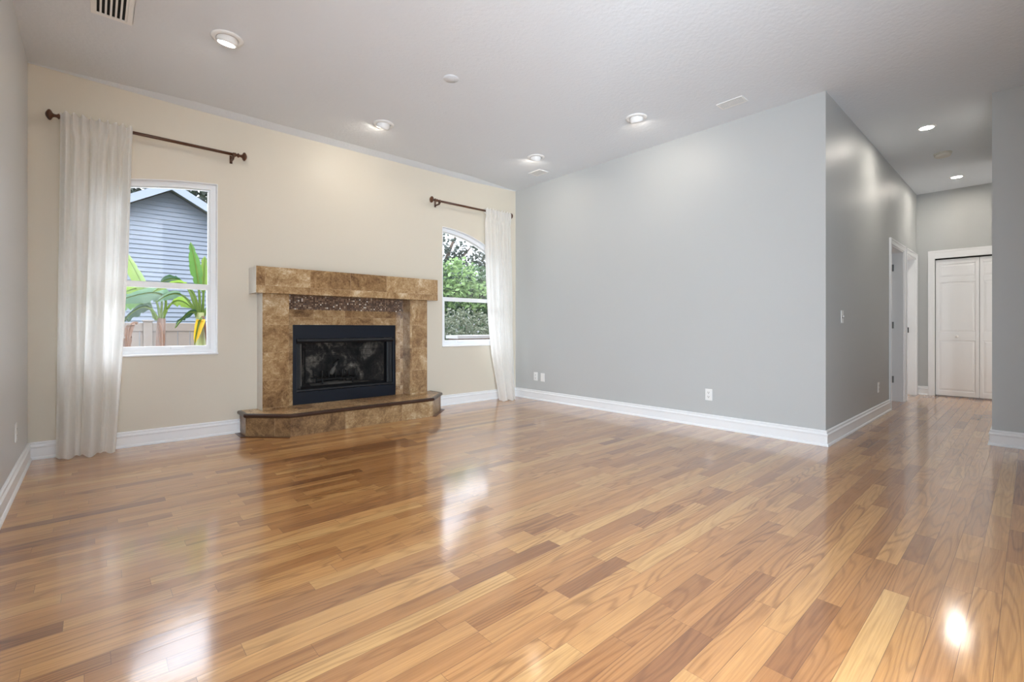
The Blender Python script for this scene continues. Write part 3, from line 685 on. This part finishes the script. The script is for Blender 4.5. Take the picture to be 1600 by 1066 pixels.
d3 = struct(empty('door_3', (XE, .5, 0)), 'white folding closet doors at the end of the hallway', 'door')
b = MB(); c = .075
for xa, dy in ((XE-.016, 0), (XE-.022, c-.02)):
    pass
b.box(XE-.016, XE, CY1, CY1+c, 0, CT+.115); b.box(XE-.016, XE, CY0-c, CY0, 0, CT+.115); b.box(XE-.016, XE, CY0, CY1, CT, CT+.115)
b.box(XE-.022, XE-.016, CY1+c-.022, CY1+c, 0, CT+.115); b.box(XE-.022, XE-.016, CY0-c, CY1+c-.022, CT+.09, CT+.115); b.box(XE-.022, XE-.016, CY0-c, CY0-c+.022, 0, CT+.09)
b.build('casing', M_TRIM, d3, bevel=.003)
MB().box(XE+.02, XE+.06, CY0+.002, CY1-.002, CT-.016, CT-.001).build('track', M_BLACK, d3)
def leaf(y0, y1, knob):
    x = XE+.022; b = MB(); s = .034; z0, z1 = .016, 2.0
    b.box(x+.008, x+.030, y0, y1, z0, z1)
    b.box(x, x+.009, y0, y0+s, z0, z1); b.box(x, x+.009, y1-s, y1, z0, z1)
    rails = [(z0, .085), (.82, .94), (1.666, 1.74), (1.93, z1)]
    for a, c_ in rails: b.box(x, x+.009, y0+s, y1-s, a, c_)
    L = b.build('folding_leaf', M_TRIM, d3, bevel=.003)
    for a, c_ in ((.085, .82), (.94, 1.666), (1.74, 1.93)):
        p = MB(); g = .026; ya, yb, za, zb = y0+s+.006, y1-s-.006, a+.006, c_-.006
        vs = [(x+.0082,ya,za),(x+.0082,yb,za),(x+.0082,yb,zb),(x+.0082,ya,zb),(x+.003,ya+g,za+g),(x+.003,yb-g,za+g),(x+.003,yb-g,zb-g),(x+.003,ya+g,zb-g)]
        p.add(vs, [(0,1,5,4),(1,2,6,5),(2,3,7,6),(3,0,4,7),(4,5,6,7),(3,2,1,0)]); p.build('raised_panel', M_TRIM, L)
    if knob:
        M = Matrix.Translation((x+.0, (y0+y1)/2, .88)) @ Matrix.Rotation(-math.pi/2, 4, 'Y')
        MB().lathe([(.0,-.0005),(.010,-.0005),(.008,.010),(.013,.018),(.017,.024),(.015,.030),(.0,.034)], M, 20).build('knob', M_PLATE, L)
leaf(.503, .960, True); leaf(.036, .499, False)

# ------------------------------------------------------------------ outside
GZ = -.4
M_GRASS = paint('lawn', (96, 116, 66), .95, .3, 5., .5, 60., rgb2=(70, 88, 48))
struct(MB().quad((-40,EXT,GZ),(60,EXT,GZ),(60,60,GZ),(-40,60,GZ)).build('ground', M_GRASS), 'lawn outside the windows', 'ground')
struct(MB().quad((-12,EXT,GZ+.01),(16,EXT,GZ+.01),(16,8.3,GZ+.01),(-12,8.3,GZ+.01)).build('ground_reflector', paint('pale bounce ground', (214, 212, 208), .9, .05, 3., .3, 80.)), 'pale bounce ground strip added unseen outside the windows to bounce light in', 'ground')  # unseen reflector added to throw sky light up through the windows
# sided house beyond the fence
M_SIDE = paint('blue grey lap siding', (98, 107, 121), .6, .03, 2.)
M_FASC = paint('pale blue fascia', (112, 121, 134), .5, .03, 2.)
M_ROOF = paint('grey shingles', (92, 92, 96), .9, .2, 12., .5, 80.)
HY, PX, PZ, SL = 12.0, 1.19, 3.84, .575
HS = tag(empty('house', (PX, HY, GZ)), 'pale blue grey sided house with a gable beyond the fence', 'house')
b = MB(); lap = .091; z = GZ
hx0, hx1 = PX-4.2, PX+4.2
ez = PZ - SL*4.2
while z < PZ-.02:
    zt = min(z+lap, PZ-.005)
    half = lambda q: 4.2 if q <= ez else max(.01, (PZ-q)/SL)
    a, c_ = half(z), half(zt)
    b.add([(PX-a,HY-.018,z),(PX+a,HY-.018,z),(PX+c_,HY,zt),(PX-c_,HY,zt),(PX-a,HY,z),(PX+a,HY,z)], [(0,1,2,3),(0,4,5,1)]); z += lap
b.box(hx0, hx1, HY+.01, HY+7, GZ, ez); b.build('gable_wall', M_SIDE, HS)
for s in (-1, 1):
    f = MB(); th = .17; xo = 4.7
    f.add([(PX,HY-.34,PZ+.14),(PX+s*xo,HY-.34,PZ+.14-SL*xo),(PX+s*xo,HY-.34,PZ+.14-SL*xo-th),(PX,HY-.34,PZ+.14-th),
           (PX,HY-.31,PZ+.14),(PX+s*xo,HY-.31,PZ+.14-SL*xo),(PX+s*xo,HY-.31,PZ+.14-SL*xo-th),(PX,HY-.31,PZ+.14-th)],
          [(0,1,2,3),(7,6,5,4),(0,4,5,1),(1,5,6,2),(2,6,7,3),(3,7,4,0)]); f.build('fascia_board', M_FASC, HS)
    r = MB(); zr = PZ+.13
    r.add([(PX,HY-.33,zr),(PX+s*xo,HY-.33,zr-SL*xo),(PX+s*xo,HY+7.3,zr-SL*xo),(PX,HY+7.3,zr),(PX,HY-.33,zr-.10),(PX+s*xo,HY-.33,zr-.10-SL*xo),(PX+s*xo,HY+7.3,zr-.10-SL*xo),(PX,HY+7.3,zr-.10)],
          [(0,1,2,3),(7,6,5,4),(0,4,5,1),(1,5,6,2),(2,6,7,3),(3,7,4,0)]); r.build('roof_slope', M_ROOF, HS)
# vinyl fence
FY = 8.5; M_VF = paint('tan vinyl fence', (104, 95, 88), .5, .04, 3.)
FE = tag(empty('fence', (1.0, FY, GZ)), 'tan vinyl board fence behind the banana plants', 'fence')
posts = [-3.0, -1.21, .585, 2.38, 4.175]
for x in posts: MB().box(x-.052, x+.052, FY-.052, FY+.052, GZ, 1.094).box(x-.064, x+.064, FY-.064, FY+.064, 1.094, 1.115).build('post', M_VF, FE, bevel=.005)
for xa, xb in zip(posts, posts[1:]):
    MB().box(xa+.052, xb-.052, FY-.025, FY+.025, .955, 1.074).build('rail', M_VF, FE, bevel=.004); MB().box(xa+.052, xb-.052, FY-.025, FY+.025, GZ+.03, GZ+.17).build('rail', M_VF, FE, bevel=.004)
    p = MB(); x = xa+.052
    while x < xb-.06:
        p.box(x+.003, min(x+.147, xb-.052), FY-.012, FY+.012, GZ+.17, .955); x += .15
    p.build('board_panel', M_VF, FE, bevel=.003)

# banana plants
M_BL = leafmat('banana leaf green', (84, 124, 50), (58, 98, 42), .42, .35, 5.)
M_BY = leafmat('banana leaf yellow green', (116, 138, 50), (84, 114, 44), .5, .4, 5.)
M_BD = leafmat('banana leaf dark', (40, 74, 44), (28, 56, 36), .25, .35, 6.)
M_BG = leafmat('banana leaf waxy sheen', (104, 130, 106), (76, 108, 82), .3, .25, 5.)  # pale grey green puts the leaf sheen into the colour
M_YEL = leafmat('banana leaf yellowed', (206, 170, 36), (186, 146, 30), .4, .5, 8.)
M_DRY = leafmat('dry banana leaf', (118, 84, 62), (84, 58, 44), .15, .8, 14.)
M_STEM = paint('banana stem', (120, 136, 70), .6, .2, 8., rgb2=(92, 74, 52)); M_STEMD = paint('dry banana stem', (96, 72, 56), .8, .25, 10., rgb2=(66, 48, 40))
def banana_leaf(parent, p0, p1, p2, wid, mat, pet=.3, fold=.35, seed=0, roll=0.):
    R = random.Random(seed); p0, p1, p2 = Vector(p0), Vector(p1), Vector(p2); N = 26; b = MB(); mid = []; rows = []
    for i in range(N+1):
        t = i/N; q = p0*(1-t)**2 + p1*2*t*(1-t) + p2*t*t; d = ((p1-p0)*(1-t)+(p2-p1)*t).normalized()
        side = d.cross(Vector((0,0,1))); side = side.normalized() if side.length > .05 else Vector((1,0,0))
        if abs(d.z) > .8: side = Vector((1, .25, 0)).normalized()
        side = Matrix.Rotation(roll, 3, d) @ side
        upv = side.cross(d).normalized()
        if t < pet: w = .012
        else:
            k = (t-pet)/(1-pet); w = wid*(math.sin(math.pi*min(1, k**.75*.97+.03)))**.6; w *= 1 - .10*R.random()
            if R.random() < .16: w *= .72
        w = max(w, .004); rows.append([q - side*w - upv*fold*w*.9, q - side*w*.5 - upv*fold*w*.25, q, q + side*w*.5 - upv*fold*w*.25, q + side*w - upv*fold*w*.9]); mid.append(q - upv*.004)
    b.add([p for r in rows for p in r], [(i*5+k, i*5+k+1, i*5+k+6, i*5+k+5) for i in range(N) for k in range(4)], 0, True)
    L = b.build('leaf', mat, parent)
    MB().tube(mid, [.016*(1-.8*i/N)+.002 for i in range(N+1)], 6).build('midrib', M_BY if mat not in (M_DRY,) else M_DRY, L)
BY = 7.2
def banana(label, x, zc, x0, leaves, dry, BY):
    k = BY/7.2; x *= k; x0 *= k; zc = 1+(zc-1)*k
    root = tag(empty('banana_plant', (x0, BY, GZ)), label, 'banana plant')
    MB().tube([(x0, BY, GZ), (x0+(x-x0)*.5, BY, .4), (x, BY, zc)], [.075, .06, .045], 12).build('stem', M_STEMD if dry else M_STEM, root)
    for i, (a, c_, e, w, mt, kw) in enumerate(leaves):
        f = lambda p: (p[0]*k, BY + (p[2] if len(p) > 2 else 0), 1+(p[1]-1)*k)
        banana_leaf(root, f(a), f(c_), f(e), w*k, mt, seed=i+int(x*100), **kw)
    return root
banana('broad leaved banana plant at the left behind the left window, with a brown dry stem', .63, 1.12, .58, [
    ((.63,1.10), (.84,1.66,.05), (.14,1.28,-.15), .15, M_BG, dict(roll=.75, pet=.38)),
    ((.60,1.10), (.46,1.46,-.1), (.20,.98,-.25), .105, M_BD, dict(roll=.9, pet=.3)),
    ((.64,1.10), (.74,1.50), (.95,1.26,.1), .09, M_BY, dict(roll=-.9, pet=.4)),
    ((.56,1.12), (.50,1.5,.1), (.24,2.02,.2), .095, M_BY, dict(pet=.35, roll=.3)),
    ((.58,1.10), (.50,1.50,.2), (.05,1.20,.3), .12, M_BL, dict(roll=.9)),
    ((.62,1.10), (.60,1.66,.2), (.28,1.44,.45), .12, M_BY, dict(roll=.8, pet=.35)),
    ((.62,1.10), (.70,1.62,.15), (.50,1.36,.1), .10, M_BL, dict(roll=.8, pet=.4)),
    ((.40,1.06,.05), (.30,1.12), (.30,.76,-.05), .045, M_DRY, dict(pet=.2)),
    ((.34,.90,.05), (.26,.90), (.30,.55), .05, M_DRY, dict(pet=.1)),
    ((.60,1.06,-.03), (.66,.95,-.05), (.60,.45,-.06), .03, M_DRY, dict(pet=.1)),
], True, 7.65)
banana('banana plant at the right of the left window, with upright leaf and hanging yellow leaf', 1.03, 1.20, 1.06, [
    ((1.03,1.15), (1.04,1.6), (.93,2.10), .075, M_BL, dict(pet=.42, fold=.25)),
    ((1.06,1.15), (1.08,1.55,.05), (1.10,1.95,.1), .075, M_BY, dict(pet=.42, fold=.5)),
    ((1.02,1.15), (.98,1.80), (.54,1.44,-.05), .065, M_BY, dict(pet=.45, roll=.8)),
    ((1.00,1.15), (.86,1.62,.05), (.58,1.32), .075, M_BG, dict(pet=.5, roll=.8)),
    ((1.00,1.17), (.92,1.30,-.05), (.76,1.0,-.1), .06, M_BD, dict(pet=.15, roll=.9)),
    ((1.04,1.12,-.06), (1.00,1.14,-.1), (.955,.79,-.1), .055, M_YEL, dict(pet=.1, fold=.8)),
    ((1.07,1.15), (1.22,1.7), (1.65,1.4), .11, M_BL, dict(roll=-.7)),
    ((1.00,1.18,.05), (.94,1.80,.2), (.66,1.60,.4), .10, M_BD, dict(pet=.38, roll=.8)),
    ((1.05,1.15,-.04), (1.10,.95,-.06), (1.11,.6,-.06), .02, M_DRY, dict(pet=.1)),
], False, 6.75)

# leaf masses
def leaves_mesh(b, R, n, pick, size, mi=0):
    for _ in range(n):
        p = Vector(pick(R)); d = Vector((R.uniform(-1,1), R.uniform(-1,1), R.uniform(-.8,.6))).normalized(); s = d.cross(Vector((R.uniform(-1,1), R.uniform(-1,1), R.uniform(-1,1)))).normalized()
        l = size*R.uniform(.6, 1.3); w = l*.28; k = s.cross(d)*l*.1
        b.add([p, p+d*l*.45+s*w+k, p+d*l, p+d*l*.45-s*w+k], [(0,1,2,3)], mi)
M_HG = [leafmat('hedge leaf', (82, 108, 74), (54, 78, 56), .4, .5, 3.), leafmat('hedge leaf lit', (128, 152, 96), (98, 128, 78), .5, .5, 3.)]  # second, paler copy paints the lit leaves of the hedge
M_TG = [leafmat('tree leaf dark', (48, 60, 50), (34, 44, 40), .25, .5, 2.)]
M_SG = [leafmat('shrub leaf', (108, 114, 92), (76, 84, 68), .35, .55, 4.)]
M_BARK = paint('bark', (84, 70, 60), .9, .2, 14., .5, 40.)
def ell(c, r):
    def f(R):
        while True:
            q = Vector((R.uniform(-1,1), R.uniform(-1,1), R.uniform(-1,1)))
            if .35 < q.length < 1: return (c[0]+q.x*r[0], c[1]+q.y*r[1], c[2]+q.z*r[2])
    return f
def plant(name, label, cat, base, stems, blobs, mats, seed, trunk_r=.05):
    root = tag(empty(name, base), label, cat); R = random.Random(seed)
    for s in stems: MB().tube(s, [trunk_r*(1-.75*i/(len(s)-1)) for i in range(len(s))], 8).build('trunk' if name == 'tree' else 'stem', M_BARK, root)
    b = MB()
    for c_, r, n, size, mi in blobs: leaves_mesh(b, R, n, ell(c_, r), size, mi)
    b.build('foliage', mats, root); return root
plant('hedge', 'tall leafy green hedge seen through the right window', 'hedge', (6.6, 9.2, GZ),
      [[(x, 9.3, GZ), (x+.1, 9.3, 1.0), (x-.05, 9.25, 2.3)] for x in (5.2, 5.9, 6.6, 7.3, 8.0)],
      [((6.6,9.3,1.0),(2.6,.6,1.5),5200,.15,0), ((5.6,9.2,2.0),(.8,.5,.65),1500,.13,0), ((7.2,9.3,1.9),(1.2,.5,.7),1900,.13,0), ((6.6,8.8,1.75),(2.2,.3,.35),1500,.12,1), ((6.2,8.75,2.2),(.5,.25,.4),260,.12,1), ((8.3,9.3,1.4),(1.0,.6,1.7),1500,.14,0)], M_HG, 11)
plant('shrub', 'grey green shrub low outside the right window', 'shrub', (5.6, 7.5, GZ),
      [[(x, 7.5, GZ), (x+.05, 7.5, .4), (x, 7.5, 1.1)] for x in (4.9, 5.5, 6.1)],
      [((5.5,7.5,.55),(1.2,.45,.85),3600,.085,0)], M_SG, 12, .025)
plant('tree', 'dark branched tree rising above the hedge by the right window', 'tree', (7.0, 10.6, GZ),
      [[(7.0,10.6,GZ),(7.05,10.6,1.5),(6.9,10.5,2.8),(6.6,10.4,3.5)], [(7.0,10.6,1.8),(7.4,10.6,2.7),(7.9,10.5,3.3)], [(6.95,10.55,2.5),(7.2,10.5,3.2),(7.4,10.4,3.7)]],
      [((6.8,10.4,2.9),(.8,.5,.5),380,.15,0), ((7.9,10.5,3.0),(.8,.5,.4),240,.15,0), ((6.55,10.3,3.45),(.45,.4,.25),60,.13,0), ((8.9,10.6,2.9),(.8,.5,.8),500,.16,0)], M_TG, 13, .07)
plant('tree', 'dark leafy tree behind the roof of the sided house, left of the gable peak', 'tree', (.1, 22.5, GZ),
      [[(.1,22.5,GZ),(.2,22.5,3.5),(.0,22.4,7.5),(.1,22.4,10)]],
      [((.0,22.3,6.4),(2.0,1.3,1.7),1500,.34,0), ((-1.9,22.3,6.0),(1.4,1.1,1.5),600,.34,0), ((.3,22.3,9.2),(2.6,1.6,2.4),2600,.38,0)], M_TG, 14, .16)  # upper leaf mass added out of view to cover sky in the floor reflection
plant('tree', 'dark leafy tree behind the roof of the sided house, right of the gable peak', 'tree', (5.2, 26.4, GZ),
      [[(5.2,26.4,GZ),(5.1,26.4,3.4),(5.3,26.3,7.5),(5.3,26.3,11.4)]],
      [((3.9,26.2,6.9),(2.3,1.4,2.0),1700,.38,0), ((6.6,26.2,6.2),(1.9,1.3,1.8),800,.38,0), ((5.2,26.2,10.2),(3.3,1.8,2.8),2800,.44,0)], M_TG, 15, .16)  # topmost mass likewise added unseen, holding sky glare off the floor
bx = tag(empty('planter', (5.0, 6.75, GZ)), 'low brown box with a white top ledge outside the right window', 'planter')
MB().box(4.68, 5.6, 6.6, 6.9, GZ, .815).build('body', paint('brown board', (96, 76, 66), .8, .1, 8.), bx); MB().box(4.64, 5.65, 6.57, 6.93, .815, .872).build('top_ledge', paint('white cap', (150, 150, 152), .5), bx, bevel=.005)

for o in bpy.data.objects:
    if '_at' in o: del o['_at']
